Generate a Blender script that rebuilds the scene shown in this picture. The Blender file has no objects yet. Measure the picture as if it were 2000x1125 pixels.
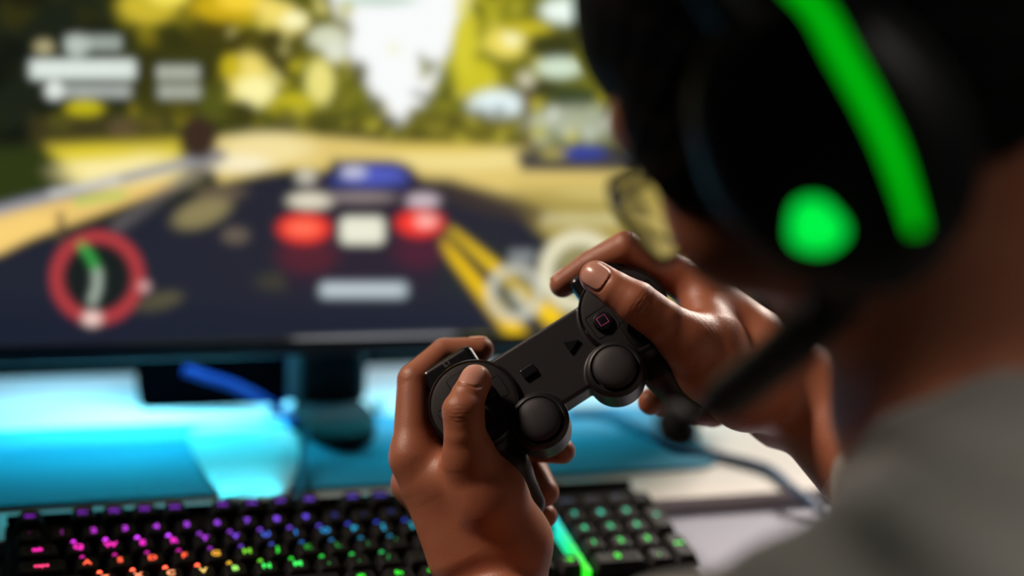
import bpy, math, random
import numpy as np
from mathutils import Matrix, Vector
random.seed(7)
C = bpy.context.scene.collection
SC = bpy.context.scene

# ------------------------------------------------------------------ camera frame
F = 2778.0                      # focal length in pixels of the 2000 wide frame (50 mm on 36 mm)
def _R(rx, ry, rz):
    c, s = math.cos, math.sin
    X = np.array([[1,0,0],[0,c(rx),-s(rx)],[0,s(rx),c(rx)]])
    Y = np.array([[c(ry),0,s(ry)],[0,1,0],[-s(ry),0,c(ry)]])
    Z = np.array([[c(rz),-s(rz),0],[s(rz),c(rz),0],[0,0,1]])
    return Z @ Y @ X
_K = _R(-1.21618178, 0.31115936, 0.01441989)      # keyboard axes seen from the camera
_kt = np.array([-0.30690225, -0.15250481, -0.87494207])
TILT = math.radians(6.0)                          # the keyboard stands on its feet
_row = _K[:,0]
_dep = _K[:,1]*math.cos(TILT) - _K[:,2]*math.sin(TILT)
_up = _K[:,2]*math.cos(TILT) + _K[:,1]*math.sin(TILT)
M = np.stack([_row, _dep, _up])                   # camera -> world rotation
DESK = 0.75
KB0 = np.array([0.0, 0.0, DESK + 0.030])
CAM = KB0 - M @ _kt

cd = bpy.data.cameras.new('camera'); cam = bpy.data.objects.new('camera', cd); C.objects.link(cam)
cd.sensor_width = 36.0; cd.sensor_fit = 'HORIZONTAL'; cd.lens = F/2000*36.0
cd.clip_start = 0.01; cd.clip_end = 50
cd.dof.use_dof = True; cd.dof.focus_distance = 0.785; cd.dof.aperture_fstop = 1.85
cam.matrix_world = Matrix([list(M[i]) + [CAM[i]] for i in range(3)] + [[0,0,0,1]])
SC.camera = cam
SC.view_settings.view_transform = 'Standard'; SC.view_settings.look = 'None'
SC.view_settings.exposure = 0.0; SC.view_settings.gamma = 1.0
SC.view_settings.use_curve_mapping = False
try:
    SC.cycles.use_denoising = True; SC.cycles.denoiser = 'OPENIMAGEDENOISE'
    SC.cycles.max_bounces = 6; SC.cycles.caustics_reflective = False; SC.cycles.caustics_refractive = False
    SC.cycles.sample_clamp_indirect = 4.0
except Exception:
    pass

def c2w(p):                      # camera-frame millimetres -> world metres
    return (np.asarray(p, float)*0.001) @ M.T + CAM
def unproj(px, py, D):           # pixel and distance along the view -> world
    return M @ np.array([(px-1000)/F*D, (562.5-py)/F*D, -D]) + CAM
def mm(px, py, D):               # the same, as camera-frame millimetres; D in mm
    return np.array([(px-1000)/F*D, (562.5-py)/F*D, -D])
def _hit(px, py, ax, v):
    r = M @ np.array([(px-1000)/F, (562.5-py)/F, -1.0])
    return CAM + r*((v-CAM[ax])/r[ax])
def onz(px, py, z): return _hit(px, py, 2, z)
def ony(px, py, y): return _hit(px, py, 1, y)
def project(W):
    q = (np.asarray(W)-CAM) @ M
    return 1000+F*q[...,0]/-q[...,2], 562.5-F*q[...,1]/-q[...,2]

# ------------------------------------------------------------------ light
w = bpy.data.worlds.new('room_air'); SC.world = w; w.use_nodes = True
w.node_tree.nodes['Background'].inputs[0].default_value = (0.35,0.42,0.55,1)
w.node_tree.nodes['Background'].inputs[1].default_value = 0.012
def area(name, loc, target, size, energy, col, size_y=None, spread=180):
    l = bpy.data.lights.new(name, 'AREA'); l.energy = energy; l.color = col; l.size = size
    if size_y: l.shape = 'RECTANGLE'; l.size_y = size_y
    l.spread = math.radians(spread)
    o = bpy.data.objects.new(name, l); C.objects.link(o); o.location = loc
    d = Vector(target)-Vector(loc); o.rotation_euler = d.to_track_quat('-Z','Y').to_euler()
    return o
# a lamp high on the left of the desk, and a weaker ceiling lamp beyond the monitor
LAMP = c2w((-820, 900, -660)); HANDS = unproj(1060, 610, 0.80)
sl = bpy.data.lights.new('desk_lamp_light', 'SPOT'); sl.energy = 370; sl.color = (1.0,0.80,0.66); sl.shadow_soft_size = 0.26
sl.spot_size = math.radians(13); sl.spot_blend = 1.0
so = bpy.data.objects.new('desk_lamp_light', sl); C.objects.link(so); so.location = LAMP
so.rotation_euler = (Vector(HANDS)-Vector(LAMP)).to_track_quat('-Z','Y').to_euler()
CEIL = c2w((800, 1000, -1900))
area('ceiling_light', CEIL, unproj(1480,900,1.0), 0.4, 2.4, (1.0,0.90,0.80), spread=50)

area('shirt_fill_light', c2w((450, 550, 150)), c2w((190,-190,-430)), 0.3, 0.22, (1.0,0.93,0.85), spread=34)  # added fill aimed at the shirt, no lamp stands there

# ------------------------------------------------------------------ helpers
def srgb(r, g, b):
    f = lambda c: (c/255/12.92 if c/255 <= .04045 else ((c/255+.055)/1.055)**2.4)
    return (f(r), f(g), f(b))
_m = {}
def mat(name, col, rough=0.5, metal=0.0, spec=0.5, bump=None, emit=None, estr=0.0, sss=0.0, sheen=0.0, vary=0.0, alpha=None, coat=0.0, trans=0.0):
    if name in _m: return _m[name]
    m = bpy.data.materials.new(name); m.use_nodes = True; nt = m.node_tree; N = nt.nodes; L = nt.links
    p = N['Principled BSDF']
    p.inputs['Base Color'].default_value = (*col, 1); p.inputs['Roughness'].default_value = rough
    p.inputs['Metallic'].default_value = metal; p.inputs['Specular IOR Level'].default_value = spec
    p.inputs['Coat Weight'].default_value = coat; p.inputs['Sheen Weight'].default_value = sheen
    p.inputs['Transmission Weight'].default_value = trans
    if sss:
        p.inputs['Subsurface Weight'].default_value = sss
        p.inputs['Subsurface Radius'].default_value = (1.0,0.35,0.15); p.inputs['Subsurface Scale'].default_value = 0.004
    tc = N.new('ShaderNodeTexCoord')
    if vary:
        n = N.new('ShaderNodeTexNoise'); n.inputs['Scale'].default_value = vary[0]; n.inputs['Detail'].default_value = 4
        L.new(tc.outputs['Object'], n.inputs['Vector'])
        r = N.new('ShaderNodeMix'); r.data_type = 'RGBA'
        r.inputs[6].default_value = (*col, 1); r.inputs[7].default_value = (*vary[1], 1)
        L.new(n.outputs['Fac'], r.inputs[0]); L.new(r.outputs[2], p.inputs['Base Color'])
    if bump:
        src = None
        if bump[0] == 'voronoi':
            v = N.new('ShaderNodeTexVoronoi'); v.feature = 'DISTANCE_TO_EDGE'; v.inputs['Scale'].default_value = bump[1]; src = v.outputs['Distance']
        elif bump[0] == 'wave':
            v = N.new('ShaderNodeTexWave'); v.inputs['Scale'].default_value = bump[1]; src = v.outputs['Fac']
        else:
            v = N.new('ShaderNodeTexNoise'); v.inputs['Scale'].default_value = bump[1]; v.inputs['Detail'].default_value = 5; src = v.outputs['Fac']
        L.new(tc.outputs['Object'], v.inputs['Vector'])
        b = N.new('ShaderNodeBump'); b.inputs['Strength'].default_value = bump[2]; b.inputs['Distance'].default_value = bump[3]
        L.new(src, b.inputs['Height']); L.new(b.outputs['Normal'], p.inputs['Normal'])
    if emit:
        p.inputs['Emission Color'].default_value = (*emit, 1); p.inputs['Emission Strength'].default_value = estr
    _m[name] = m; return m

def tag(o, label=None, cat=None, group=None, kind=None):
    if label: o['label'] = label
    if cat: o['category'] = cat
    if group: o['group'] = group
    if kind: o['kind'] = kind
    return o
def empty(name, loc=(0,0,0), rot=None, matrix=None):
    o = bpy.data.objects.new(name, None); C.objects.link(o); o.empty_display_size = 0.02
    if matrix is not None: o.matrix_world = matrix
    else:
        o.location = loc
        if rot: o.rotation_euler = rot
    return o
def mesh_obj(name, V, Fc, m, parent=None, smooth=True, origin=None, mats=None, fmat=None):
    V = np.asarray(V, float)
    if origin is not None: V = V - np.asarray(origin)
    me = bpy.data.meshes.new(name)
    if isinstance(Fc, np.ndarray) and Fc.ndim == 2:
        n, k = Fc.shape
        me.vertices.add(len(V)); me.vertices.foreach_set('co', V.astype(np.float32).ravel())
        me.loops.add(n*k); me.loops.foreach_set('vertex_index', Fc.astype(np.int32).ravel())
        me.polygons.add(n); me.polygons.foreach_set('loop_start', (np.arange(n)*k).astype(np.int32))
        me.polygons.foreach_set('loop_total', np.full(n, k, np.int32))
        me.update(calc_edges=True)
    else:
        me.from_pydata([tuple(v) for v in V], [], [tuple(int(i) for i in f) for f in Fc])
    for mm_ in (mats or [m]): me.materials.append(mm_)
    if fmat is not None: me.polygons.foreach_set('material_index', np.asarray(fmat, np.int32))
    if smooth: me.polygons.foreach_set('use_smooth', np.ones(len(me.polygons), bool))
    me.update()
    o = bpy.data.objects.new(name, me); C.objects.link(o)
    if origin is not None: o.location = origin
    if parent is not None: o.parent = parent
    return o

class MB:                        # collects simple solids into one mesh
    def __init__(s): s.v = []; s.f = []
    def add(s, V, Fc):
        n = len(s.v); s.v += [tuple(map(float, v)) for v in V]; s.f += [tuple(i+n for i in f) for f in Fc]; return s
    def prism(s, poly, z0, z1, bev=0.0, axis='z'):          # outline extruded, with a chamfer round the top edge
        P = np.array(poly, float); n = len(P)
        a = 0.5*np.sum(P[:,0]*np.roll(P[:,1],-1)-np.roll(P[:,0],-1)*P[:,1])
        if a < 0: P = P[::-1]
        if bev > 0:
            e1 = P-np.roll(P,1,0); e2 = np.roll(P,-1,0)-P
            e1 /= np.linalg.norm(e1,axis=1)[:,None]+1e-12; e2 /= np.linalg.norm(e2,axis=1)[:,None]+1e-12
            nn = np.stack([-(e1+e2)[:,1], (e1+e2)[:,0]],1); nn /= np.linalg.norm(nn,axis=1)[:,None]+1e-12
            rings = [(P+nn*bev, z0), (P, z0+bev), (P, z1-bev), (P+nn*bev*0.3, z1-bev*0.3), (P+nn*bev, z1)]
        else: rings = [(P, z0), (P, z1)]
        V = []
        for Q, z in rings:
            for q in Q:
                V.append({'z':(q[0],q[1],z),'y':(q[0],z,q[1]),'x':(z,q[0],q[1])}[axis])
        fl = axis == 'y'
        Fc = []
        for r in range(len(rings)-1):
            for i in range(n):
                j = (i+1)%n; f = (r*n+i, r*n+j, (r+1)*n+j, (r+1)*n+i); Fc.append(f[::-1] if fl else f)
        t = tuple(range((len(rings)-1)*n, len(rings)*n)); b = tuple(range(n))[::-1]
        Fc += [t[::-1] if fl else t, b[::-1] if fl else b]
        return s.add(V, Fc)
    def box(s, a, b, bev=0.0, r=0.0, axis='z'):
        ax = {'z':(0,1,2),'y':(0,2,1),'x':(1,2,0)}[axis]
        x0,x1,y0,y1 = a[ax[0]],b[ax[0]],a[ax[1]],b[ax[1]]
        return s.prism(rrect(x0,x1,y0,y1,r), a[ax[2]], b[ax[2]], bev, axis)
    def tube(s, pts, r, n=12, closed=False):
        P = np.array(pts, float); m_ = len(P); R = np.full(m_, r) if np.isscalar(r) else np.array(r)
        T = np.roll(P,-1,0)-np.roll(P,1,0)
        if not closed: T[0] = P[1]-P[0]; T[-1] = P[-1]-P[-2]
        T /= np.linalg.norm(T,axis=1)[:,None]+1e-12
        u = np.cross(T[0], [0,0,1.0]);
        if np.linalg.norm(u) < 1e-3: u = np.cross(T[0], [0,1.0,0])
        V = []
        for i in range(m_):
            u = u - T[i]*np.dot(u,T[i]); u /= np.linalg.norm(u); v = np.cross(T[i], u)
            for k in range(n):
                a = 2*math.pi*k/n; V.append(P[i]+R[i]*(math.cos(a)*u+math.sin(a)*v))
        Fc = []
        for i in range(m_ if closed else m_-1):
            for k in range(n):
                j = (i+1)%m_; l = (k+1)%n; Fc.append((i*n+k, i*n+l, j*n+l, j*n+k))
        if not closed: Fc += [tuple(range(n))[::-1], tuple(range((m_-1)*n, m_*n))]
        return s.add(V, Fc)
    def lathe(s, prof, c=(0,0,0), n=48):
        V = []; k = len(prof)
        for i in range(n):
            a = 2*math.pi*i/n
            for r, z in prof: V.append((c[0]+r*math.cos(a), c[1]+r*math.sin(a), c[2]+z))
        Fc = []
        for i in range(n):
            j = (i+1)%n
            for q in range(k-1): Fc.append((i*k+q, j*k+q, j*k+q+1, i*k+q+1))
        Fc.append(tuple(i*k+k-1 for i in range(n))); Fc.append(tuple(i*k for i in range(n))[::-1])
        return s.add(V, Fc)
    def build(s, name, m, parent=None, smooth=False, angle=35, scale=1.0, origin=None):
        o = mesh_obj(name, np.array(s.v)*scale, s.f, m, parent, smooth=smooth, origin=origin)
        if smooth:
            try:
                me = o.data; me.set_sharp_from_angle(angle=math.radians(angle))
            except Exception: pass
        return o
def rrect(x0, x1, y0, y1, r=0.0, n=6):
    if r <= 0: return [(x0,y0),(x1,y0),(x1,y1),(x0,y1)]
    r = min(r, (x1-x0)/2*0.999, (y1-y0)/2*0.999); P = []
    for cx, cy, a0 in ((x1-r,y0+r,-90),(x1-r,y1-r,0),(x0+r,y1-r,90),(x0+r,y0+r,180)):
        for i in range(n+1):
            a = math.radians(a0+90*i/n); P.append((cx+r*math.cos(a), cy+r*math.sin(a)))
    return P
def catmull(P, n=10, closed=False):
    P = [np.array(p, float) for p in P]; m_ = len(P); out = []
    rng = range(m_ if closed else m_-1)
    for i in rng:
        g = lambda k: P[k % m_] if closed else P[max(0, min(m_-1, k))]
        a, b, c, d = g(i-1), g(i), g(i+1), g(i+2)
        for j in range(n):
            t = j/n
            out.append(0.5*((2*b)+(-a+c)*t+(2*a-5*b+4*c-d)*t*t+(-a+3*b-3*c+d)*t**3))
    if not closed: out.append(P[-1])
    return out

# ---- implicit surfaces: distance functions turned into one continuous mesh
def smin(a, b, k):
    h = np.maximum(k-np.abs(a-b), 0)/k
    return np.minimum(a, b)-h*h*k*0.25
def cone(p, a, b, ra, rb):
    a = np.asarray(a, np.float32); b = np.asarray(b, np.float32); ab = b-a
    t = np.clip(((p-a) @ ab)/float(ab @ ab), 0, 1)
    q = p-a-t[:,None]*ab
    return np.sqrt((q*q).sum(1))-(ra+(rb-ra)*t)
def ellip(p, c, r, A=None):
    q = p-np.asarray(c, np.float32)
    if A is not None: q = q @ np.asarray(A, np.float32).T
    r = np.asarray(r, np.float32); k0 = np.sqrt(((q/r)**2).sum(1))+1e-6; k1 = np.sqrt(((q/(r*r))**2).sum(1))+1e-6
    return k0*(k0-1)/k1
def rbox(p, c, h, r):
    q = np.abs(p-np.asarray(c, np.float32))-(np.asarray(h, np.float32)-r)
    return np.sqrt((np.maximum(q,0)**2).sum(1))+np.minimum(q.max(1),0)-r
def cylz(p, c, R, z0, z1, r):
    dx = np.sqrt((p[:,0]-c[0])**2+(p[:,1]-c[1])**2)-(R-r); dz = np.abs(p[:,2]-(z0+z1)/2)-((z1-z0)/2-r)
    return np.minimum(np.maximum(dx,dz),0)+np.sqrt(np.maximum(dx,0)**2+np.maximum(dz,0)**2)-r

def surface(fn, lo, hi, h, B=8, margin=3.0):
    lo = np.asarray(lo, float); nb = np.ceil((np.asarray(hi)-lo)/(h*B)).astype(int)
    # coarse pass in superblocks, then blocks
    g = np.stack(np.meshgrid(*[np.arange(n) for n in nb], indexing='ij'), -1).reshape(-1,3)
    keep = []
    for s in range(0, len(g), 400000):
        gc = g[s:s+400000]; cen = (lo+(gc+0.5)*h*B).astype(np.float32)
        keep.append(gc[np.abs(fn(cen)) < h*B*0.87+margin])
    blk = np.concatenate(keep); N = nb*B+2
    off = np.stack(np.meshgrid(*[np.arange(B+1)]*3, indexing='ij'), -1).reshape(-1,3)
    ids = []; pos = []; quads = []
    sx, sy = int(N[1]*N[2]), int(N[2])
    for s in range(0, len(blk), 300):
        b = blk[s:s+300]; gi = (b[:,None,:]*B+off[None]).reshape(-1,3)
        V = fn((lo+gi*h).astype(np.float32)).reshape(-1,B+1,B+1,B+1)
        S = V < 0
        cs = [S[:,i:i+B,j:j+B,k:k+B] for i in (0,1) for j in (0,1) for k in (0,1)]
        tot = sum(c.astype(np.int8) for c in cs); act = (tot>0)&(tot<8)
        I = np.argwhere(act)
        if not len(I): continue
        acc = np.zeros((len(I),3)); cnt = np.zeros(len(I))
        for ax in range(3):
            for o1 in (0,1):
                for o2 in (0,1):
                    o = [0,0,0]; oth = [a for a in range(3) if a != ax]; o[oth[0]] = o1; o[oth[1]] = o2
                    e = list(o); e[ax] = 1
                    va = V[I[:,0],I[:,1]+o[0],I[:,2]+o[1],I[:,3]+o[2]]; vb = V[I[:,0],I[:,1]+e[0],I[:,2]+e[1],I[:,3]+e[2]]
                    c = (va<0)!=(vb<0); t = np.where(c, va/np.where(c, va-vb, 1), 0)
                    q = np.tile(np.array(o,float),(len(I),1)); q[:,ax] = t
                    acc += q*c[:,None]; cnt += c
        ci = b[I[:,0]]*B+I[:,1:]
        pos.append(lo+(ci+acc/cnt[:,None])*h); ids.append(ci[:,0]*sx+ci[:,1]*sy+ci[:,2])
        for ax in range(3):
            e = [0,0,0]; e[ax] = 1
            a0 = S[:,:B,:B,:B]; a1 = S[:,e[0]:e[0]+B,e[1]:e[1]+B,e[2]:e[2]+B]
            J = np.argwhere(a0!=a1)
            if not len(J): continue
            cj = b[J[:,0]]*B+J[:,1:]; fl = a0[J[:,0],J[:,1],J[:,2],J[:,3]]
            st = [sx,sy,1]; u, v = st[(ax+1)%3], st[(ax+2)%3]; base = cj[:,0]*sx+cj[:,1]*sy+cj[:,2]
            Q = np.stack([base-u-v, base-v, base, base-u],1)
            Q[~fl] = Q[~fl][:,::-1]
            quads.append(Q)
    ids = np.concatenate(ids); pos = np.concatenate(pos); Q = np.concatenate(quads)
    o = np.argsort(ids); ids = ids[o]; pos = pos[o]
    k = np.clip(np.searchsorted(ids, Q), 0, len(ids)-1); ok = (ids[k]==Q).all(1)
    Fq = k[ok]
    # settle the vertices on the surface
    for _ in range(2):
        e = 0.3*h; d = fn(pos.astype(np.float32)).astype(float)
        G = np.stack([fn((pos+np.eye(3)[a]*e).astype(np.float32)).astype(float)-fn((pos-np.eye(3)[a]*e).astype(np.float32)).astype(float) for a in range(3)],1)/(2*e)
        G2 = (G*G).sum(1)+1e-6
        pos = pos-np.clip(d/G2, -h, h)[:,None]*G*0.8
    return pos, Fq


# ------------------------------------------------------------------ the room
BOARD = DESK + 0.012                               # top of the white board that carries the monitor
Mx = mat
m_wall = mat('wall_paint', srgb(22,24,32), 0.9, bump=('noise',60,0.1,0.002))
m_floor = mat('floor_wood', srgb(60,48,40), 0.6, vary=(6, srgb(40,32,28)))
m_desk = mat('desk_laminate', srgb(150,152,172), 0.55, vary=(3, srgb(138,140,160)), bump=('noise',300,0.05,0.0005))
m_board = mat('white_board', srgb(232,224,216), 0.5, bump=('noise',250,0.04,0.0005))
m_black = mat('black_plastic', srgb(14,14,17), 0.45)
def struct(name, a, b, m):
    o = MB().box(a, b).build(name, m); o['kind'] = 'structure'; return o
XL, XR, YN, YB, ZT = -1.7, 2.6, -2.0, 1.25, 2.6
struct('floor', (XL,YN,-0.05), (XR,YB,0), m_floor)
struct('wall_back', (XL,YB,0), (XR,YB+0.1,ZT), m_wall)
struct('wall_left', (XL-0.1,YN,0), (XL,YB+0.1,ZT), m_wall)
struct('baseboard_back', (XL,YB-0.015,0), (XR,YB,0.08), m_board)

# desk: a lilac grey top on four legs
DX0, DX1, DY0 = -0.75, 1.25, -0.17
DY1 = onz(130,733,BOARD)[1]+0.004
d = tag(empty('desk', (0.25,0.15,0)), 'lilac grey desk the black keyboard and white board stand on', 'desk')
org = np.array([0.25,0.15,0])
MB().box((DX0,DY0,DESK-0.03), (DX1,DY1,DESK), bev=0.002, r=0.01).build('desktop', m_desk, d, origin=None).location = -Vector(org)
for lx in (DX0+0.05, DX1-0.1):
    for ly in (DY0+0.05, DY1-0.1):
        MB().box((lx,ly,0), (lx+0.05,ly+0.05,DESK-0.03), bev=0.002).build('leg', m_black, d).location = -Vector(org)

# white board lying on the desk, its front edge passing under the keyboard
q0 = onz(0,1066,BOARD); q1 = onz(1640,946,BOARD); yf = (q0[1]+q1[1])/2
yb = onz(130,733,BOARD)[1]
b = MB().box((DX0+0.02,yf,DESK), (DX1-0.02,yb,BOARD), bev=0.0015, r=0.004).build('monitor_board', m_board)
tag(b, 'long white board lying across the desk under the monitor', 'board')

# cyan mat on the board
m_mat = mat('mat_cloth', srgb(20,140,175), 0.75, sheen=0.2, bump=('noise',900,0.15,0.0004))
yb_m = onz(300,834,BOARD)[1]; yf_m = (onz(1090,928,BOARD)[1]+onz(300,986,BOARD)[1])/2
xr_m = onz(1385,880,BOARD)[0]
mt = MB().box((-0.52,yf_m,BOARD), (xr_m,yb_m,BOARD+0.003), bev=0.0008, r=0.03).build('desk_mat', m_mat)
tag(mt, 'long cyan blue desk mat with rounded corners on the white board', 'desk mat')

# pale glossy sheet lying on the mat left of the stand
P = [onz(*q, BOARD+0.006) for q in ((372,842),(428,966),(440,975),(552,968),(575,930),(587,890),(580,858),(562,838))]
m_sheet = mat('pale_sheet', srgb(225,240,246), 0.22, spec=0.6, coat=0.3)
sh = MB().prism([(p[0],p[1]) for p in catmull(P, 5, True)], BOARD+0.003, BOARD+0.007, bev=0.001).build('plastic_tray', m_sheet, smooth=False)
tag(sh, 'pale blue glossy plastic tray lying on the mat left of the monitor stand', 'tray')

# ------------------------------------------------------------------ monitor
YM = unproj(650,690,1.12)[1]
xl = ony(-60,500,YM)[0]; xr = ony(1480,500,YM)[0]; SW = xr-xl; SH = SW*9/16
zb = ony(400,699,YM)[2]; CH = 0.013
mon = tag(empty('monitor', ((xl+xr)/2, YM, BOARD)), 'large flat monitor showing a street racing game', 'monitor')
mo = np.array([(xl+xr)/2, YM, BOARD])
m_bez = mat('bezel_plastic', srgb(54,50,58), 0.4)
z0, z1 = zb+CH, zb+CH+SH; BZ = 0.007
def fr(mb, a, bb): mb.box(a, bb, bev=0.0015, axis='y')
k = MB(); fr(k, (xl-BZ,YM-0.004,zb), (xr+BZ,YM+0.012,z0))
fr(k, (xl-BZ,YM-0.004,z1), (xr+BZ,YM+0.012,z1+BZ)); fr(k, (xl-BZ,YM-0.004,z0), (xl,YM+0.012,z1)); fr(k, (xr,YM-0.004,z0), (xr+BZ,YM+0.012,z1))
k.build('bezel', m_bez, mon).location = -Vector(mo)
MB().box((xl-BZ+0.002,YM+0.012,zb+0.002), (xr+BZ-0.002,YM+0.034,z1+BZ-0.002), bev=0.006, r=0.01, axis='y').build('rear_housing', m_black, mon).location = -Vector(mo)
# stand: post and foot
sx0 = onz(586,860,BOARD)[0]; sx1 = onz(742,860,BOARD)[0]; sy = onz(660,893,BOARD)[1]
pa_y = onz(400,797,BOARD)[1]
m_std = mat('stand_plastic', srgb(20,20,24), 0.75, spec=0.3)
MB().box((sx0,YM+0.034,BOARD+0.014), (sx1,YM+0.075,zb+0.16), bev=0.004, r=0.012).build('stand_post', m_std, mon, smooth=False).location = -Vector(mo)
foot = [((sx0+sx1)/2+ (sx1-sx0)*0.5*math.cos(t)*(1.0), (sy+pa_y-0.006)/2+(pa_y-0.006-sy)/2*math.sin(t)) for t in np.linspace(0,2*math.pi,40,endpoint=False)]
MB().prism(foot, BOARD+0.003, BOARD+0.016, bev=0.003).build('stand_foot', m_std, mon).location = -Vector(mo)
# light strip on the back of the monitor, shining down on the board
m_led = mat('led_strip', (0.1,0.7,1.0), 0.4, emit=(0.06,0.62,1.0), estr=12)
st = MB().box((xl+0.03,YM+0.036,zb+0.03), (xr-0.05,YM+0.042,zb+0.042)).build('light_strip', m_led, mon); st.location = -Vector(mo)
for fx, e in ((0.08,0.30),(0.26,0.34),(0.52,0.24),(0.76,0.12)):
    lx = xl+SW*fx
    area('strip_light', (lx,YM+0.050,zb+0.012), (lx,YM-0.02,BOARD), 0.14, e, (0.03,0.66,0.82), size_y=0.012)
for fx, e in ((0.03,0.10),(0.19,0.50),(0.37,0.42),(0.53,0.22)):
    lx = xl+SW*fx
    area('strip_light', (lx,YM+0.055,zb+0.05), (lx,YM+0.12,BOARD), 0.14, e, (0.25,0.68,1.0), size_y=0.012)

# ------------------------------------------------------------------ things behind the monitor
xa = onz(273,800,BOARD)[0]; pa = onz(400,797,BOARD); xb = onz(600,795,BOARD)[0]
bx = MB().box((xa,pa[1],BOARD), (xb,pa[1]+0.07,BOARD+0.13), bev=0.004, r=0.008).build('speaker_box', mat('box_black', srgb(2,2,3), 0.9, spec=0.0))
tag(bx, 'black box standing on the board behind the monitor', 'box')
m_cab = mat('blue_cable', srgb(1,30,92), 0.6, spec=0.2)
def cable(name, pts, r, m, label, n=8):
    P = catmull(pts, n); o = MB().tube(P, r, 10).build(name, m, smooth=True, origin=P[0])
    return tag(o, label, 'cable')
yc = pa[1]-0.012
cable('power_cable', [ony(360,722,yc), ony(400,736,yc), ony(455,753,yc), ony(512,781,yc-0.01), ony(560,812,yc-0.02), onz(577,838,BOARD+0.008)], 0.0042, m_cab,
      'thick blue cable arching down over the black box')
zz = ony(571,718,yc+0.0); cable('hanging_cable', [ony(571,690,yc), zz, ony(571,760,yc), ony(571,797,yc)], 0.0045, m_cab, 'blue cable hanging straight down beside the monitor stand')
m_gl = mat('white_plastic', srgb(235,235,235), 0.3)
for i, (px,py,l) in enumerate(((567,806,'round white peg added as a bright glint just left of the monitor stand'),(741,800,'round white peg added as a bright glint just right of the monitor stand'),(522,806,'round white peg added as a bright glint at the end of the black box'))):  # small white pegs invented to stand in for bright glints
    c0 = onz(px, py+4, BOARD); o = MB().lathe([(0.0045,0),(0.006,0.001),(0.006,0.008),(0.004,0.011)], n=24).build('glint_peg', m_gl, smooth=True)
    o.location = c0; tag(o, l, 'peg', 'white pegs added as glints behind the monitor')
m_cab2 = mat('dark_cable', srgb(20,60,110), 0.5)
cable('monitor_cable', [onz(*q, BOARD+z) for q, z in (((600,842),.02),((592,880),.012),((592,930),.007),((586,962),.006),((578,985),.003))], 0.0028, m_cab2, 'dark cable running forward between the tray and the stand')
m_cab3 = mat('grey_cable', srgb(84,112,150), 0.5)
zc = BOARD+0.0065
fe = onz(1545,950,BOARD+0.004)
cable('charging_cable', [onz(1110,806,zc), onz(1180,806,zc), onz(1262,842,zc), onz(1340,872,zc), onz(1420,893,BOARD+.004), onz(1500,915,BOARD+.004), fe, np.array([fe[0]+.006, fe[1]-0.02, DESK+0.012]), np.array([fe[0]+.012, fe[1]-0.05, DESK+0.004])],
      0.0036, m_cab3, 'blue grey cable crossing the white board and falling over its edge')

# ------------------------------------------------------------------ keyboard
KM = Matrix.Translation(Vector(KB0)) @ Matrix.Rotation(TILT, 4, 'X')
kb = empty('keyboard', matrix=KM); U = 0.01905
tag(kb, 'black backlit keyboard with rainbow lit keys in front of the monitor', 'keyboard')
m_case = mat('keyboard_case', srgb(10,10,14), 0.75, spec=0.2)
KX0, KX1, KY0, KY1 = -0.3*U, 22.35*U, -5.1*U, 1.95*U
MB().box((KX0,KY0,-0.019), (KX1,KY1,-0.0105), bev=0.0015, r=0.006).build('case', m_case, kb)
MB().box((KX0+0.001,1.74*U,-0.011), (KX1-0.001,KY1-0.0005,-0.0055), bev=0.001, r=0.003).build('rear_lip', m_case, kb)
for fx in (0.03, KX1-0.05):
    MB().box((fx,KY1-0.02,-0.0255), (fx+0.03,KY1-0.008,-0.019), bev=0.001).build('foot', m_case, kb)
m_cap = mat('keycap', srgb(9,9,12), 0.6, spec=0.25)
def ramp(stops, x):
    for (a,ca),(b_,cb) in zip(stops, stops[1:]):
        if x <= b_:
            t = max(0,(x-a)/(b_-a)); return tuple(ca[i]+(cb[i]-ca[i])*t for i in range(3))
    return stops[-1][1]
# colour of the lighting across each row
PU=(150,40,215); BL=(40,70,210); VI=(120,70,235); MG=(225,40,190); PK=(255,40,170); OR=(255,90,60); YE=(225,190,50); GR=(40,220,40); TE=(30,190,130); CY=(20,150,190)
rows_col = {-1:[(0,PU),(7,(140,60,225)),(13,(90,80,230)),(23,BL)], 0:[(0,(150,20,120)),(3,(190,50,215)),(9,VI),(11,BL),(16,(30,70,170)),(18,(20,110,180)),(23,(20,100,170))],
    1:[(0,PK),(5,(230,40,200)),(7,VI),(8.5,(40,110,210)),(11,CY),(18,(30,180,160)),(23,TE)], 2:[(0,PK),(2,OR),(5.5,OR),(6.5,YE),(7.8,GR),(11,(40,180,90)),(18,(30,200,140)),(23,(20,190,110))],
    3:[(0,OR),(4.5,(250,150,110)),(6,(230,200,100)),(7.5,(60,230,90)),(12,(30,200,80)),(18,(30,210,110)),(23,GR)], 4:[(0,PK),(3,YE),(6,GR),(12,(40,230,40)),(23,(60,230,40))]}
_em = {}
def glow(rgb, s):
    key = tuple(int(c/12)*12 for c in rgb)+(s,)
    if key not in _em:
        _em[key] = mat('glow_%d' % len(_em), (0.02,0.02,0.02), 0.5, emit=srgb(*rgb), estr=s)
    return _em[key]
_caps = {}
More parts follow.
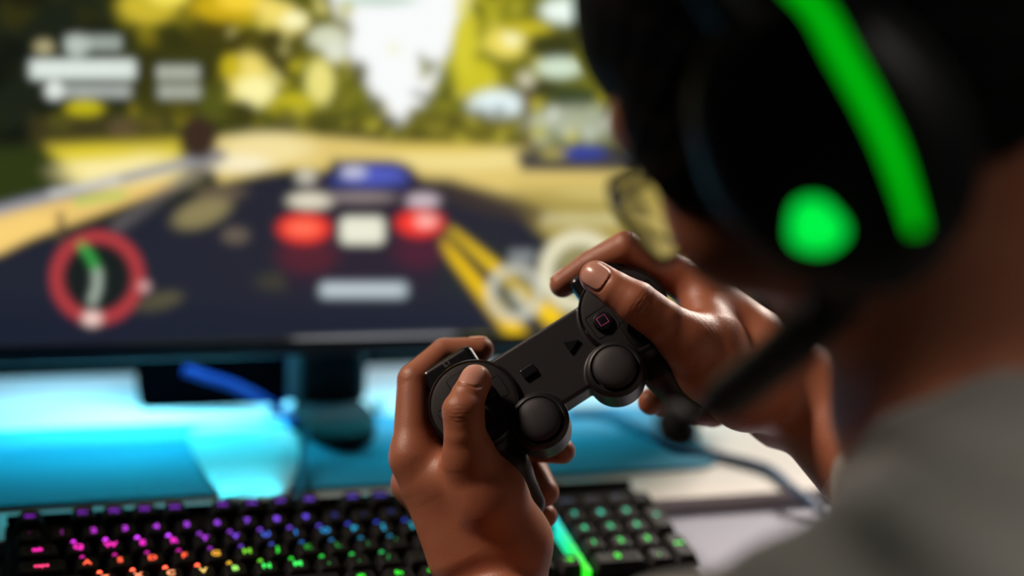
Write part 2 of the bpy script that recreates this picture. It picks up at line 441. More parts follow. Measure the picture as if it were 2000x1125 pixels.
def cap_mesh(wu):
    if wu in _caps: return _caps[wu]
    w_ = wu*U-0.0012; h_ = U-0.0012; V = []; n = 0; rings = []
    for (ins, z, r) in ((0,-0.0085,0.0015),(0.0004,-0.007,0.0018),(0.0024,-0.0012,0.0026),(0.0030,-0.0004,0.0028),(0.0040,-0.0001,0.0030),(0.0062,-0.0007,0.0022)):
        rings.append([(x,y,z) for x,y in rrect(-w_/2+ins, w_/2-ins, -h_/2+ins*0.9, h_/2-ins*0.7, r, 4)])
    n = len(rings[0]); V = [v for R_ in rings for v in R_]; Fc = []
    for r_ in range(len(rings)-1):
        for i in range(n):
            j = (i+1)%n; Fc.append((r_*n+i, r_*n+j, (r_+1)*n+j, (r_+1)*n+i))
    Fc.append(tuple(range((len(rings)-1)*n, len(rings)*n)))
    o = mesh_obj('keycap', V, Fc, m_cap); me = o.data; me.set_sharp_from_angle(angle=math.radians(40)); bpy.data.objects.remove(o)
    _caps[wu] = me; return me
_leg = {}
def legend_mesh(txt, size):
    k_ = (txt, size)
    if k_ in _leg: return _leg[k_].copy()
    cu = bpy.data.curves.new('legend', 'FONT'); cu.body = txt; cu.size = size; cu.align_x = 'CENTER'; cu.align_y = 'CENTER'
    cu.extrude = 0.00005; cu.offset = size*0.02; cu.resolution_u = 3
    o = bpy.data.objects.new('legend', cu); C.objects.link(o); bpy.context.view_layer.update()
    me = bpy.data.meshes.new_from_object(o.evaluated_get(bpy.context.evaluated_depsgraph_get()))
    bpy.data.objects.remove(o); bpy.data.curves.remove(cu); _leg[k_] = me; return me.copy()
keys = []
def krow(row, x, items):
    for it in items:
        if isinstance(it, (int, float)): x += it; continue
        t, wd = it if isinstance(it, tuple) else (it, 1)
        keys.append((t, x+wd/2, row, wd)); x += wd
krow(-1, 0, ['esc', .7,'F1','F2','F3','F4', .62,'F5','F6','F7','F8', .55,'F9','F10','F11','F12', .28,'prt','scr','pau'])
krow(0, 0, list('`1234567890-=')+[('back',2), .25,'ins','hom','pgu', .25,'num','/','*','-'])
krow(1, 0, [('tab',1.5)]+list('QWERTYUIOP[]')+[('\\',1.5), .25,'del','end','pgd', .25,'7','8','9'])
krow(2, 0, [('caps',1.75)]+list("ASDFGHJKL;'")+[('enter',2.25), 3.5,'4','5','6'])
krow(3, 0, [('shift',2.25)]+list('ZXCVBNM,./')+[('shift',2.75), 1.25,'\u2191', 1.25,'1','2','3'])
krow(4, 0, [('ctrl',1.25),('win',1.25),('alt',1.25),('',6.25),('alt',1.25),('fn',1.25),('menu',1.25),('ctrl',1.25), .25,'\u2190','\u2193','\u2192', .25,('0',2),'.'])
keys.append(('+', 22.0, 1.5, 1)); keys.append(('ent', 22.0, 3.5, 1))
def ky(row): return (1.25 if row == -1 else -row)*U
rest = MB(); placed = 0
for t, x, row, wd in keys:
    tall = isinstance(row, float); y = ky(row); kx = x*U-0.0
    W_ = KM @ Vector((kx, y, 0)); px, py = project(np.array(W_))
    if py > 1140 and row >= 4 and not (t and placed < 97 and py < 1150):
        rest.box((kx-wd*U/2+0.001,y-U/2+0.001,-0.0085),(kx+wd*U/2-0.001,y+U/2-0.001,-0.0005), bev=0.0015, r=0.0025); continue
    placed += 1
    ob = bpy.data.objects.new('keycap', cap_mesh(wd)); C.objects.link(ob); ob.parent = kb; ob.location = (kx, y, 0)
    if tall: ob.scale = (1, 2.0, 1)
    if not t: continue
    col = ramp(rows_col[int(row)], x)
    size = 0.0074 if len(t) == 1 else (0.0064 if len(t) == 2 else 0.0050)
    dim = 2.0
    if row == 0 and (x < 1.4 or x > 10.2): dim = .35
    if row == 0 and 1.4 < x < 2: dim = .6
    if row == -1: dim = 1.1
    if row in (2,3) and 9 < x < 15: dim = .7
    me = legend_mesh(t, size); me.materials.clear(); me.materials.append(glow(col, dim))
    lo_ = bpy.data.objects.new('legend', me); C.objects.link(lo_); lo_.parent = ob
    lo_.location = (0, 0.0012, -0.0003); 
    if tall: lo_.scale = (1,0.5,1)
    # the switch light seen in the gap behind the cap
    if row in (1,2,3) and x < 18 and wd == 1:
        cc = ramp(rows_col[max(0,int(row)-1)], x-0.4); s_ = {1:3.5 if x < 6 else 1.2, 2:.8, 3:3.5 if x < 6 else 1.4}[int(row)]
        sw = MB().lathe([(0.0014,0),(0.0016,0.0006),(0.0010,0.0016)], c=(0,0,0), n=12).build('switch_light', glow(cc, s_), ob)
        sw.location = (-0.0028, 0.0089, -0.0020)
rest_o = rest.build('space_row_keycap', m_cap, kb); rest_o['kind'] = 'stuff'
# light bar between the arrow keys and the number pad: short segments
for i in range(6):
    y1_ = (-0.85-i*0.66)*U; c1 = ramp([(0,(20,215,225)),(2,(20,220,150)),(5,(40,240,30))], i)
    MB().box((18.06*U,y1_-0.60*U,-0.0105), (18.28*U,y1_,-0.0005), bev=0.0005, r=0.0012).build('light_bar', glow(c1, 1.3), kb)
# ------------------------------------------------------------------ the picture on the screen (a grid of coloured points that gives off light)
def paint(X, Y):
    rnd = np.random.RandomState(4)
    I = np.zeros(X.shape+(3,))
    def lin(c): return np.array(srgb(*c))
    def put(mask, col, a=1.0):
        nonlocal I
        m_ = (np.clip(mask,0,1)*a)[...,None]; I = I*(1-m_)+lin(col)*m_
    def sst(x): x = np.clip(x,0,1); return x*x*(3-2*x)
    def blob(cx, cy, rx, ry, col, a=1.0, soft=0.5, ang=0.0):
        c, s = math.cos(math.radians(ang)), math.sin(math.radians(ang)); dx, dy = X-cx, Y-cy
        q = np.sqrt(((dx*c+dy*s)/rx)**2+((-dx*s+dy*c)/ry)**2); put(sst((1+soft/2-q)/soft), col, a)
    def poly(P, col, a=1.0, soft=6):
        P = np.array(P, float); n = len(P); ins = np.zeros(X.shape, bool); dm = np.full(X.shape, 1e9)
        for i in range(n):
            x0,y0 = P[i]; x1,y1 = P[(i+1)%n]
            cr = ((y0>Y)!=(y1>Y)); xi = (x1-x0)*(Y-y0)/((y1-y0) if y1!=y0 else 1e-9)+x0; ins ^= cr&(X<xi)
            t = np.clip(((X-x0)*(x1-x0)+(Y-y0)*(y1-y0))/((x1-x0)**2+(y1-y0)**2+1e-9),0,1)
            dm = np.minimum(dm, np.hypot(X-x0-t*(x1-x0), Y-y0-t*(y1-y0)))
        put(sst(0.5+np.where(ins,dm,-dm)/soft), col, a)
    def line(P, wd, col, a=1.0, soft=4):
        d_ = np.full(X.shape, 1e9)
        for (x0,y0),(x1,y1) in zip(P,P[1:]):
            t = np.clip(((X-x0)*(x1-x0)+(Y-y0)*(y1-y0))/((x1-x0)**2+(y1-y0)**2+1e-9),0,1)
            d_ = np.minimum(d_, np.hypot(X-x0-t*(x1-x0), Y-y0-t*(y1-y0)))
        put(sst(0.5+(wd/2-d_)/soft), col, a)
    def ring(cx, cy, r, wd, col, a=1.0, a0=None, a1=None):
        d_ = np.abs(np.hypot(X-cx, Y-cy)-r); m_ = sst(0.5+(wd/2-d_)/5)
        if a0 is not None:
            an = np.degrees(np.arctan2(Y-cy, X-cx))%360; m_ = m_*((an>=a0)&(an<=a1))
        put(m_, col, a)
    def text(x0, x1, y0, y1, col, a=1.0):
        x = x0
        while x < x1-4:
            w_ = rnd.choice([8,10,12]); poly([(x,y0),(min(x+w_,x1),y0),(min(x+w_,x1),y1),(x,y1)], col, a*.8, 4); x += w_+3
    def leaves(x0, x1, y0, y1, n, cols, r=(8,26), a=.6):
        for _ in range(n):
            blob(rnd.uniform(x0,x1), rnd.uniform(y0,y1), rnd.uniform(*r), rnd.uniform(r[0],r[1])*.7, cols[rnd.randint(len(cols))], a*rnd.uniform(.5,1), .6, rnd.uniform(0,180))
    I[:] = lin((28,34,22))
    poly([(250,-260),(1500,-260),(1500,280),(250,280)], (84,88,26), 1, 160)
    poly([(600,-260),(1500,-260),(1500,300),(560,300)], (120,120,30), .8, 80)
    leaves(-60,700,-250,60,30,[(60,56,16),(40,44,16)],(30,60),.6); leaves(230,700,-250,250,200,[(30,36,16),(110,105,20),(180,160,30),(60,64,20),(140,130,25)])
    leaves(860,1180,-250,250,150,[(110,115,20),(190,180,30),(220,205,50),(70,76,24),(150,145,20)])
    leaves(1180,1500,-250,250,60,[(60,64,24),(110,110,30),(30,34,18)])
    leaves(-80,240,-250,300,50,[(18,22,14),(30,38,20),(14,16,12)], (20,50), .8)
    for q in [(380,110,120,60,(44,42,16)),(540,110,50,70,(58,50,18)),(330,200,60,34,(60,56,18)),(250,150,70,50,(46,44,16)),(430,60,60,30,(70,62,16)),(600,60,40,40,(90,84,22)),(1090,60,60,40,(70,72,26)),(1000,150,60,34,(110,106,26)),(940,30,30,50,(190,184,40)),(880,190,40,30,(96,96,30))]:
        blob(*q, .75, 1.0)
    leaves(450,690,-40,235,60,[(226,210,90),(58,46,18),(196,184,44),(40,36,14),(240,230,140)],(8,22),.7)
    leaves(880,1060,-40,200,50,[(230,216,80),(70,68,20),(210,200,60),(48,46,18)],(8,22),.7)
    # sky
    poly([(600,-260),(940,-260),(912,0),(893,60),(868,120),(848,170),(815,215),(772,246),(742,215),(722,170),(690,130),(672,70),(650,10)], (250,252,252), 1, 26)
    for q in [(668,60,22,26,(110,104,30)),(700,140,20,22,(80,78,26)),(735,205,18,18,(86,90,34)),(912,70,22,34,(214,204,60)),(880,130,20,18,(190,186,60)),(862,170,18,14,(150,150,50)),(815,222,16,14,(120,124,50)),(676,15,16,20,(200,196,120)),(905,10,16,24,(230,222,110)),(770,95,16,10,(246,244,214))]:
        blob(*q, .85, .9)
    blob(740,0,75,12,(190,214,196),.9,.8)
    leaves(620,700,120,250,24,[(60,64,22),(90,90,26),(120,120,30)],(10,26),.7)
    leaves(820,900,120,250,18,[(120,124,30),(70,74,24),(160,156,40)],(10,22),.7)
    for q in [(290,12,58,34,(206,184,50)),(330,-10,40,20,(250,230,90)),(450,12,78,30,(206,172,24)),(470,0,46,20,(250,214,60)),(548,30,52,26,(244,222,110),1,.8,25),(575,40,26,16,(255,250,190)),
              (486,150,40,46,(240,220,110)),(500,178,38,28,(255,246,170)),(452,130,20,24,(200,180,30)),(625,160,27,44,(236,226,130)),(640,75,38,24,(216,220,190)),(655,100,22,20,(226,230,210)),(570,205,46,24,(196,184,34)),
              (165,212,36,17,(196,184,24)),(118,240,26,18,(110,110,24)),(240,250,30,18,(150,120,90)),(992,82,44,30,(240,222,96)),(1000,75,18,16,(255,250,190)),(930,150,40,36,(206,196,40)),(905,90,22,60,(214,204,50)),(1030,55,50,14,(200,186,40)),
              (1080,90,54,26,(58,60,24)),(1062,175,40,20,(60,62,26)),(1120,190,50,24,(58,70,38)),(1110,20,52,26,(214,236,222)),(1092,22,30,16,(245,255,245)),(1092,132,44,19,(214,232,208)),(970,205,52,28,(232,248,250)),(1135,60,24,20,(80,80,30))]:
        blob(*(q+(1,.7) if len(q)==5 else q))
    poly([(540,205),(760,235),(760,275),(540,275)], (74,72,26), .8, 30); poly([(800,215),(1010,225),(1010,280),(790,278)], (104,98,30), .8, 30)
    blob(470,225,36,30,(52,54,18),.95,.6); leaves(540,1000,215,275,50,[(60,58,20),(110,104,30),(190,180,60),(40,40,20)],(8,18),.7)
    line([(1030,165),(1030,300)], 20, (92,74,50), .9); blob(1028,155,17,16,(210,206,176),.9)
    poly([(60,225),(340,225),(340,300),(60,300)], (66,60,30), .8, 30)
    # grass verge, far road and pavement
    poly([(-120,300),(60,285),(140,300),(130,420),(-120,430)], (46,56,20), 1, 40)
    poly([(95,286),(350,276),(356,335),(300,372),(170,372)], (226,206,64), 1, 40); blob(245,335,120,34,(255,240,170),.95,1.0); blob(190,300,80,14,(226,206,30),.7,.8)
    poly([(400,270),(560,262),(760,278),(1010,290),(1500,300),(1500,620),(1050,620),(900,420),(760,340),(560,330),(430,360)], (226,200,116), 1, 18)
    blob(520,290,90,30,(250,232,170),.8,.9); blob(900,310,150,22,(246,226,150),.8,.9); blob(860,290,120,10,(220,190,60),.6,.8)
    poly([(1010,370),(1500,360),(1500,640),(1080,640),(960,420)], (164,146,72), .9, 60); blob(1180,380,90,12,(214,196,120),.7,.9); blob(1240,330,70,14,(206,186,104),.7,.9)
    blob(460,320,70,16,(255,246,214),.8,.9)
    blob(1140,240,110,34,(176,184,160),.85,.7); leaves(1040,1240,205,290,30,[(220,226,214),(120,130,100),(206,196,60),(90,90,60)],(8,20),.7)
    poly([(1005,300),(1060,285),(1240,285),(1300,310),(1290,336),(1020,334)], (34,40,58), .95, 14); blob(1140,298,44,12,(48,66,170),.9,.7); blob(1080,300,26,10,(190,176,90),.8,.8)
    poly([(1330,-260),(1560,-260),(1560,700),(1420,700),(1360,300)], (38,40,22), .92, 130)     # dark area added behind the head to cut screen light on the face
    # near road, in shade
    poly([(-120,520),(120,455),(330,400),(430,360),(520,338),(880,350),(1000,400),(1075,470),(1110,600),(1300,900),(-120,900)], (34,37,50), 1, 26)
    poly([(-120,440),(0,412),(330,348),(345,362),(120,445),(-120,520)], (238,200,116), 1, 16)
    line([(-120,430),(0,410),(160,368),(430,302)], 20, (150,150,162), .95, 12); line([(100,378),(230,352)], 12, (214,214,210), .9)
    line([(150,395),(240,380)], 10, (120,210,90), .8, 10); poly([(-120,470),(60,420),(130,428),(0,495),(-120,520)], (250,210,120), 1, 14)
    line([(118,420),(118,470)], 14, (80,66,50), .9); line([(430,305),(330,370),(230,440)], 26, (110,104,104), .6, 20)
    blob(395,415,58,26,(150,138,92),.85,.7,-20); blob(460,460,26,16,(112,100,86),.8,.8); blob(310,590,46,16,(104,98,66),.8,.8,-15); blob(540,550,40,18,(64,62,50),.8,.8); blob(430,375,50,14,(120,104,80),.6,.9)
    poly([(-120,600),(1300,600),(1300,900),(-120,900)], (26,31,48), .75, 80); blob(960,395,120,24,(60,50,46),.8,.8,15); blob(930,520,80,60,(36,44,44),.7,.8)
    blob(388,268,37,42,(58,42,32),1,.3)
    # double yellow line
    poly([(852,470),(866,462),(1040,660),(1000,668)], (246,200,10), 1, 7); poly([(872,446),(884,446),(1110,620),(1075,640)], (252,208,20), 1, 7)
    # the car ahead
    poly([(556,420),(600,372),(648,322),(672,312),(770,312),(800,322),(850,378),(864,430),(862,520),(842,566),(560,566),(545,500)], (42,34,50), 1, 10)
    poly([(640,350),(664,320),(776,320),(802,350),(796,368),(646,368)], (50,60,120), 1, 8); blob(725,342,66,18,(84,96,196),.9,.6); blob(690,336,26,12,(206,206,226),.9,.7); blob(655,330,12,22,(22,36,56),.7,.8); 
    blob(606,392,44,16,(236,228,204),.9,.6); blob(598,345,20,16,(214,208,190),.8,.7); blob(826,392,32,14,(214,196,204),.9,.6); blob(705,385,70,10,(156,142,140),.8,.7)
    blob(600,500,56,34,(92,34,46),.75,.9); blob(820,490,50,34,(84,30,50),.7,.9)
    blob(594,446,50,28,(255,60,46),1,.5); blob(592,446,32,14,(255,120,90),.9,.7)
    blob(820,436,46,25,(255,56,44),1,.5); blob(832,432,22,12,(255,190,180),.95,.7)
    poly(rrect(665,750,424,476,12), (236,236,214), 1, 5); poly(rrect(625,795,552,581,8), (176,190,198), 1, 6); text(635,786,558,574,(210,220,224),.8)
    # dials and counters
    blob(190,542,92,92,(60,60,84),.5,.2); blob(190,542,66,66,(22,30,26),.95,.1); ring(190,542,80,21,(186,60,62))
    line([(158,478),(176,500),(190,530)], 11, (70,196,84)); line([(190,530),(190,560),(180,590)], 12, (190,206,190)); blob(180,622,18,14,(250,214,204)); blob(282,560,10,10,(226,180,176)); 
    for r_, wd, cx, cy, c1 in ((66,26,1132,530,(236,230,196)),(48,15,1006,572,(206,206,190))):
        blob(cx,cy,r_,r_,(120,126,106),.5,.3); ring(cx,cy,r_,wd,c1)
    line([(1006,572),(1030,600)], 9, (240,240,220)); text(996,1046,490,512,(176,184,184),.9)
    text(1060,1212,418,440,(230,222,170),.85)
    blob(86,92,19,14,(176,166,124)); text(128,240,70,98,(196,208,198)); blob(150,90,22,22,(190,200,190),.9)
    poly(rrect(58,265,116,155,8), (206,218,210), .9, 6); text(64,262,120,150,(240,248,240)); text(92,255,166,190,(206,214,208)); blob(106,176,17,18,(230,236,230)); text(308,388,128,156,(214,220,206)); text(310,390,166,192,(206,212,200))
    for _ in range(3):                                    # a game picture in motion is soft
        for ax in (0,1):
            I = (np.roll(I,1,ax)+np.roll(I,-1,ax)+I+np.roll(I,2,ax)+np.roll(I,-2,ax))/5
    return np.clip(I, 0, 1.2)
GX, GY = 640, 360
uu, vv = np.meshgrid(np.linspace(0,1,GX+1), np.linspace(0,1,GY+1))
Wd = np.stack([xl+uu*SW, np.full_like(uu, YM-0.0015), z0+vv*SH], -1)
PX, PY = project(Wd)
colr = paint(PX, PY).reshape(-1,3)
idx = np.arange((GX+1)*(GY+1)).reshape(GY+1, GX+1)
Fq = np.stack([idx[:-1,:-1], idx[:-1,1:], idx[1:,1:], idx[1:,:-1]], -1).reshape(-1,4)
m_scr = bpy.data.materials.new('screen_picture'); m_scr.use_nodes = True; nt = m_scr.node_tree
pb = nt.nodes['Principled BSDF']; pb.inputs['Base Color'].default_value = (0.01,0.01,0.01,1); pb.inputs['Roughness'].default_value = 0.3
at_ = nt.nodes.new('ShaderNodeAttribute'); at_.attribute_name = 'picture'; nt.links.new(at_.outputs['Color'], pb.inputs['Emission Color']); pb.inputs['Emission Strength'].default_value = 1.0
scr = mesh_obj('screen', Wd.reshape(-1,3)-mo, Fq, m_scr, mon, smooth=False)
ca = scr.data.color_attributes.new('picture', 'FLOAT_COLOR', 'POINT')
ca.data.foreach_set('color', np.c_[colr, np.ones(len(colr))].astype(np.float32).ravel())
# ------------------------------------------------------------------ game controller
_ex = np.array([math.cos(math.radians(34)), math.sin(math.radians(34)), 0]); _ey = np.array([-_ex[1], _ex[0], 0]); _ez = np.array([0,0,1.0])
_t, _y = math.radians(22), math.radians(6)
ey2 = _ey*math.cos(_t)-_ez*math.sin(_t); ez2 = _ez*math.cos(_t)+_ey*math.sin(_t)
ex3 = _ex*math.cos(_y)-ez2*math.sin(_y); ez3 = ez2*math.cos(_y)+_ex*math.sin(_y)
PADC = mm(1073, 698, 803)                        # camera-frame mm of the middle of its face
def pad2cam(p): p = np.asarray(p, float); return PADC+p[...,0:1]*ex3+p[...,1:2]*ey2+p[...,2:3]*ez3
Rw = M @ np.stack([ex3, ey2, ez3], 1); Pw = c2w(PADC)
PM = Matrix([list(Rw[i])+[Pw[i]] for i in range(3)]+[[0,0,0,1]])
pad = empty('game_controller', matrix=PM)
tag(pad, 'black wireless game controller with two thumbsticks held in both hands', 'game controller')
m_pad = mat('pad_shell', srgb(28,27,29), 0.42, spec=0.5, bump=('noise',2600,0.06,0.0002))
m_padg = mat('pad_gloss', srgb(24,23,27), 0.22, spec=0.6)
m_rub = mat('stick_rubber', srgb(26,25,30), 0.6, bump=('noise',3200,0.35,0.0003))
m_line = mat('pad_groove', srgb(8,8,9), 0.3)
CX = 50.0
def padf(p):
    p = p.copy(); ax = p.copy(); ax[:,0] = np.abs(p[:,0])
    plate = rbox(p, (0,-5,-9.5), (40,22.5,9.0), 2.2)
    disc = cylz(ax, (CX,0), 26.0, -19, 1.2, 2.4)
    core = rbox(p, (0,-4,-12), (50,17,6.5), 4)
    grip = cone(ax, (CX+2,-6,-14), (CX+4,-36,-22), 15.5, 13.5)
    grip = smin(grip, cone(ax, (CX+4,-36,-22), (CX+4,-56,-33), 13.5, 10.5), 5)
    hs = np.minimum(cylz(p, (-24.5,-29.5), 16.4, -17, 4.5, 1.6), cylz(p, (26.5,-27.5), 16.4, -17, 4.5, 1.6))
    d = smin(plate, core, 2); d = smin(d, disc, 1.2); d = smin(d, grip, 5); d = smin(d, hs, 1.6)
    well = np.minimum(cylz(p, (-24.5,-29.5), 13.6, -2, 20, 0.5), cylz(p, (26.5,-27.5), 13.6, -2, 20, 0.5))
    d = np.maximum(d, -well)
    return d
V, Q = surface(padf, (-80,-80,-52), (80,34,12), 0.65, margin=2)
sh_ = mesh_obj('shell', V*0.001, Q, m_pad, pad)
S = 0.001
for s in (-1,1):
    # shoulder buttons
    def bump_(p, s=s):
        d = rbox(p, (s*50.5,25.5,-8.8), (17.0,10,6.2), 4.5)
        return np.maximum(d, -(np.sqrt((p[:,0]-s*CX)**2+p[:,1]**2)-26.4))
    V, Q = surface(bump_, (s*50.5-20,8,-22), (s*50.5+20,42,0), 0.6, margin=2)
    b1 = mesh_obj('shoulder_button', V*S, Q, m_padg, pad)
    V, Q = surface(lambda p, s=s: smin(rbox(p, (s*51,21,-25), (13,9,6), 4), cone(p, (s*51-9,28,-27), (s*51+9,28,-27), 4.5, 4.5), 4), (s*51-20,5,-38), (s*51+20,40,-14), 0.8, margin=2)
    mesh_obj('trigger', V*S, Q, m_padg, pad)
    me = legend_mesh('L1' if s < 0 else 'R1', 0.0044); me.materials.clear(); me.materials.append(mat('pad_mark', srgb(84,84,90), 0.5))
    lo_ = bpy.data.objects.new('button_mark', me); C.objects.link(lo_); lo_.parent = b1; lo_.location = (s*50.5*S, 30.5*S, -2.58*S)
    # raised round panel with a rim
    MB().lathe([(24.6,0.6),(24.6,1.9),(24.0,2.5),(22.8,2.7),(10,3.2),(0,3.3)], c=(s*CX,0,0), n=96).build('round_panel', m_pad, pad, smooth=True, scale=S)
    ir = MB().lathe([(24.7,1.0),(25.5,1.2),(25.9,2.3),(25.3,2.9),(24.6,2.4)], c=(s*CX,0,0), n=96).build('panel_rim', m_padg, pad, smooth=True, scale=S)
    # thumbsticks: collar, stem, domed cap
    cx, cy = (-24.5,-29.5) if s < 0 else (26.5,-27.5)
    MB().lathe([(12.9,-2),(12.9,4.7),(13.2,5.3),(14.0,5.5),(15.7,4.6),(16.4,3.4),(16.5,2.4)], c=(cx,cy,0), n=96).build('stick_collar', m_pad, pad, smooth=True, scale=S)
    stk = MB().lathe([(11.5,-1.9),(11.4,0),(9.0,2.6),(5,3.9),(4,3.9)], c=(cx,cy,0), n=64).build('stick_base', m_rub, pad, smooth=True, scale=S)
    MB().lathe([(4.5,3.0),(5.2,4.6),(11.0,5.0),(12.2,5.8),(12.4,6.8),(11.9,7.9),(10.7,8.8),(8.6,9.5),(6,9.95),(3,10.2),(0,10.25)], c=(cx,cy,0), n=96).build('stick_cap', m_rub, stk, smooth=True, scale=S)
# direction buttons
def rot2(P, a): c, s = math.cos(a), math.sin(a); return [(x*c-y*s, x*s+y*c) for x, y in P]
for kq in range(4):
    a = kq*math.pi/2
    P = rot2([(3.2,0),(6.2,-3.9),(13.2,-4.1),(14.0,-3.3),(14.0,3.3),(13.2,4.1),(6.2,3.9)], a)
    MB().prism([(x-CX,y) for x,y in P], 2.6, 5.6, bev=0.8).build('direction_button', m_padg, pad, scale=S)
    O = rot2([(2.4,-1.6),(5.8,-6.6),(19.0,-6.6),(20.2,-5.4),(20.2,5.4),(19.0,6.6),(5.8,6.6),(2.4,1.6)], a)
    mo_ = MB().tube([(x-CX,y,3.05-0.0009*(x*x+y*y)) for x,y in O], 0.28, 6, True)
    G = rot2([(16.2,-1.9),(16.2,1.9),(18.6,0)], a); mo_.tube([(x-CX,y,2.95-0.0009*(x*x+y*y)) for x,y in G], 0.22, 6, True)
    mo_.build('panel_outline', m_line, pad, scale=S)
# face buttons with their marks
marks = {0:('circle_button',srgb(190,60,70)),1:('triangle_button',srgb(60,160,120)),2:('square_button',srgb(240,110,200)),3:('cross_button',srgb(80,110,190))}
for kq in range(4):
    a = kq*math.pi/2; bx_, by_ = CX+13.8*math.cos(a), 13.8*math.sin(a); nm, cl = marks[kq]
    bo = MB().lathe([(5.6,2.4),(5.6,4.6),(5.2,5.3),(4.2,5.6),(0,5.75)], c=(bx_,by_,0), n=48).build(nm, m_padg, pad, smooth=True, scale=S)
    z_ = 5.72
    if kq == 0: PP = [(2.7*math.cos(t),2.7*math.sin(t)) for t in np.linspace(0,2*math.pi,24,endpoint=False)]
    elif kq == 1: PP = [(-2.8,-1.9),(2.8,-1.9),(0,2.9)]
    elif kq == 2: PP = [(-2.6,-2.6),(2.6,-2.6),(2.6,2.6),(-2.6,2.6)]
    else: PP = None
    mk = MB()
    if PP: mk.tube([(bx_+x,by_+y,z_) for x,y in PP], 0.17, 6, True)
    else: mk.tube([(bx_-2.4,by_-2.4,z_),(bx_+2.4,by_+2.4,z_)], 0.17, 6).tube([(bx_-2.4,by_+2.4,z_),(bx_+2.4,by_-2.4,z_)], 0.17, 6)
    mk.build('button_mark', mat('mark_'+nm, cl, 0.4), bo, scale=S)
    O = [(x+bx_, y+by_) for x, y in rrect(-7.6,7.6,-7.6,7.6,1.5,3)]
    MB().tube([(x,y,3.15-0.0009*((x-CX)**2+y*y)) for x,y in O], 0.26, 6, True).build('panel_outline', m_line, pad, scale=S)
# select and start
MB().prism(rrect(-18.6,-9.8,-3.6,2.2,0.8,3), -0.6, 1.5, bev=0.6).build('select_button', m_padg, pad, scale=S)
MB().prism([(11.2,-4.2),(11.2,3.0),(19.6,-0.6)], -0.6, 1.3, bev=0.6).build('start_button', m_padg, pad, scale=S)
# ------------------------------------------------------------------ the player (one continuous body)
def nrm(v): v = np.asarray(v, float); return v/np.linalg.norm(v)
D0 = 800.0
def P3(px, py, dz): return mm(px, py, D0+dz)
def chain(p, pts, k=3.0):
    d = None
    for (a, ra), (b, rb) in zip(pts, pts[1:]):
        e = cone(p, a, b, ra, rb); d = e if d is None else smin(d, e, k)
    return d
def nail_frame(tip, prev, dorsal):
    u = nrm(tip-prev); d = nrm(np.asarray(dorsal, float)-u*np.dot(dorsal, u)); return u, np.cross(d, u), d
class Hand:
    """fingers: joint positions with radii; metas: palm bones; nails on the finger ends; creases over the joints"""
    def __init__(s, fingers, metas, nails, creases, webk=7.0):
        s.f, s.m, s.n, s.c, s.wk = fingers, metas, nails, creases, webk
    def __call__(s, p):
        df = None
        for pts in s.f:
            e = chain(p, pts, 1.0); df = e if df is None else smin(df, e, 1.2)
        dm = None
        for a, ra, b, rb in s.m:
            e = cone(p, a, b, ra, rb); dm = e if dm is None else smin(dm, e, 9.0)
        d = smin(df, dm, s.wk)
        for c, u, dors, amp, wid, rad in s.c:        # skin folds
            q = p-np.asarray(c, np.float32); a = q @ np.asarray(u, np.float32); h = q @ np.asarray(dors, np.float32)
            r2 = (q*q).sum(1); b_ = q @ np.cross(dors, u).astype(np.float32); m_ = np.clip(h/rad+0.15, 0, 1)*np.exp(-r2/(rad*1.5)**2)
            for off, bend, dp in ((-1.0,.030,.7),(-.5,.012,1.0),(0.05,-.004,1.0),(.52,-.018,.9),(1.0,-.034,.6)):
                d = d+amp*dp*m_*np.exp(-((a-off*wid-bend*b_*b_+0.25*np.sin(b_*1.1+off*5))/0.50)**2)
            d = d-0.35*amp*np.exp(-r2/(wid*1.3)**2)
        for c, u, v, w_, W, Ln, R_ in s.n:
            q = p-np.asarray(c, np.float32); a = q @ np.asarray(u, np.float32); b_ = q @ np.asarray(v, np.float32); h = q @ np.asarray(w_, np.float32)
            dx = np.abs(b_)/W; dl = np.abs(a)/Ln; ed = (dx**3.2+dl**3.2)**(1/3.2)
            ws = np.sqrt(np.maximum(R_*R_-b_*b_, 0.01))-R_-0.030*np.maximum(a+1,0)**2   # curved across, dipping at the tip
            pl = np.maximum(np.abs(h-ws)-0.55, (ed-1)*min(W,Ln)*0.8)
            d = d+0.35*np.exp(-((ed-1.12)/0.09)**2)*(np.abs(h-ws)<4)/(1+np.exp((a-Ln*0.35)/0.8))          # fold round the nail
            d = np.minimum(d, pl)
        return d
def mknail(tip, rt, prev, dorsal, W=6.2, Ln=6.6, back=1.0, lift=0.35, R_=None):
    u, v, d = nail_frame(tip, prev, dorsal); c = tip-u*back+d*(rt+lift)
    return (c, u, v, d, W, Ln, R_ or rt*0.98)

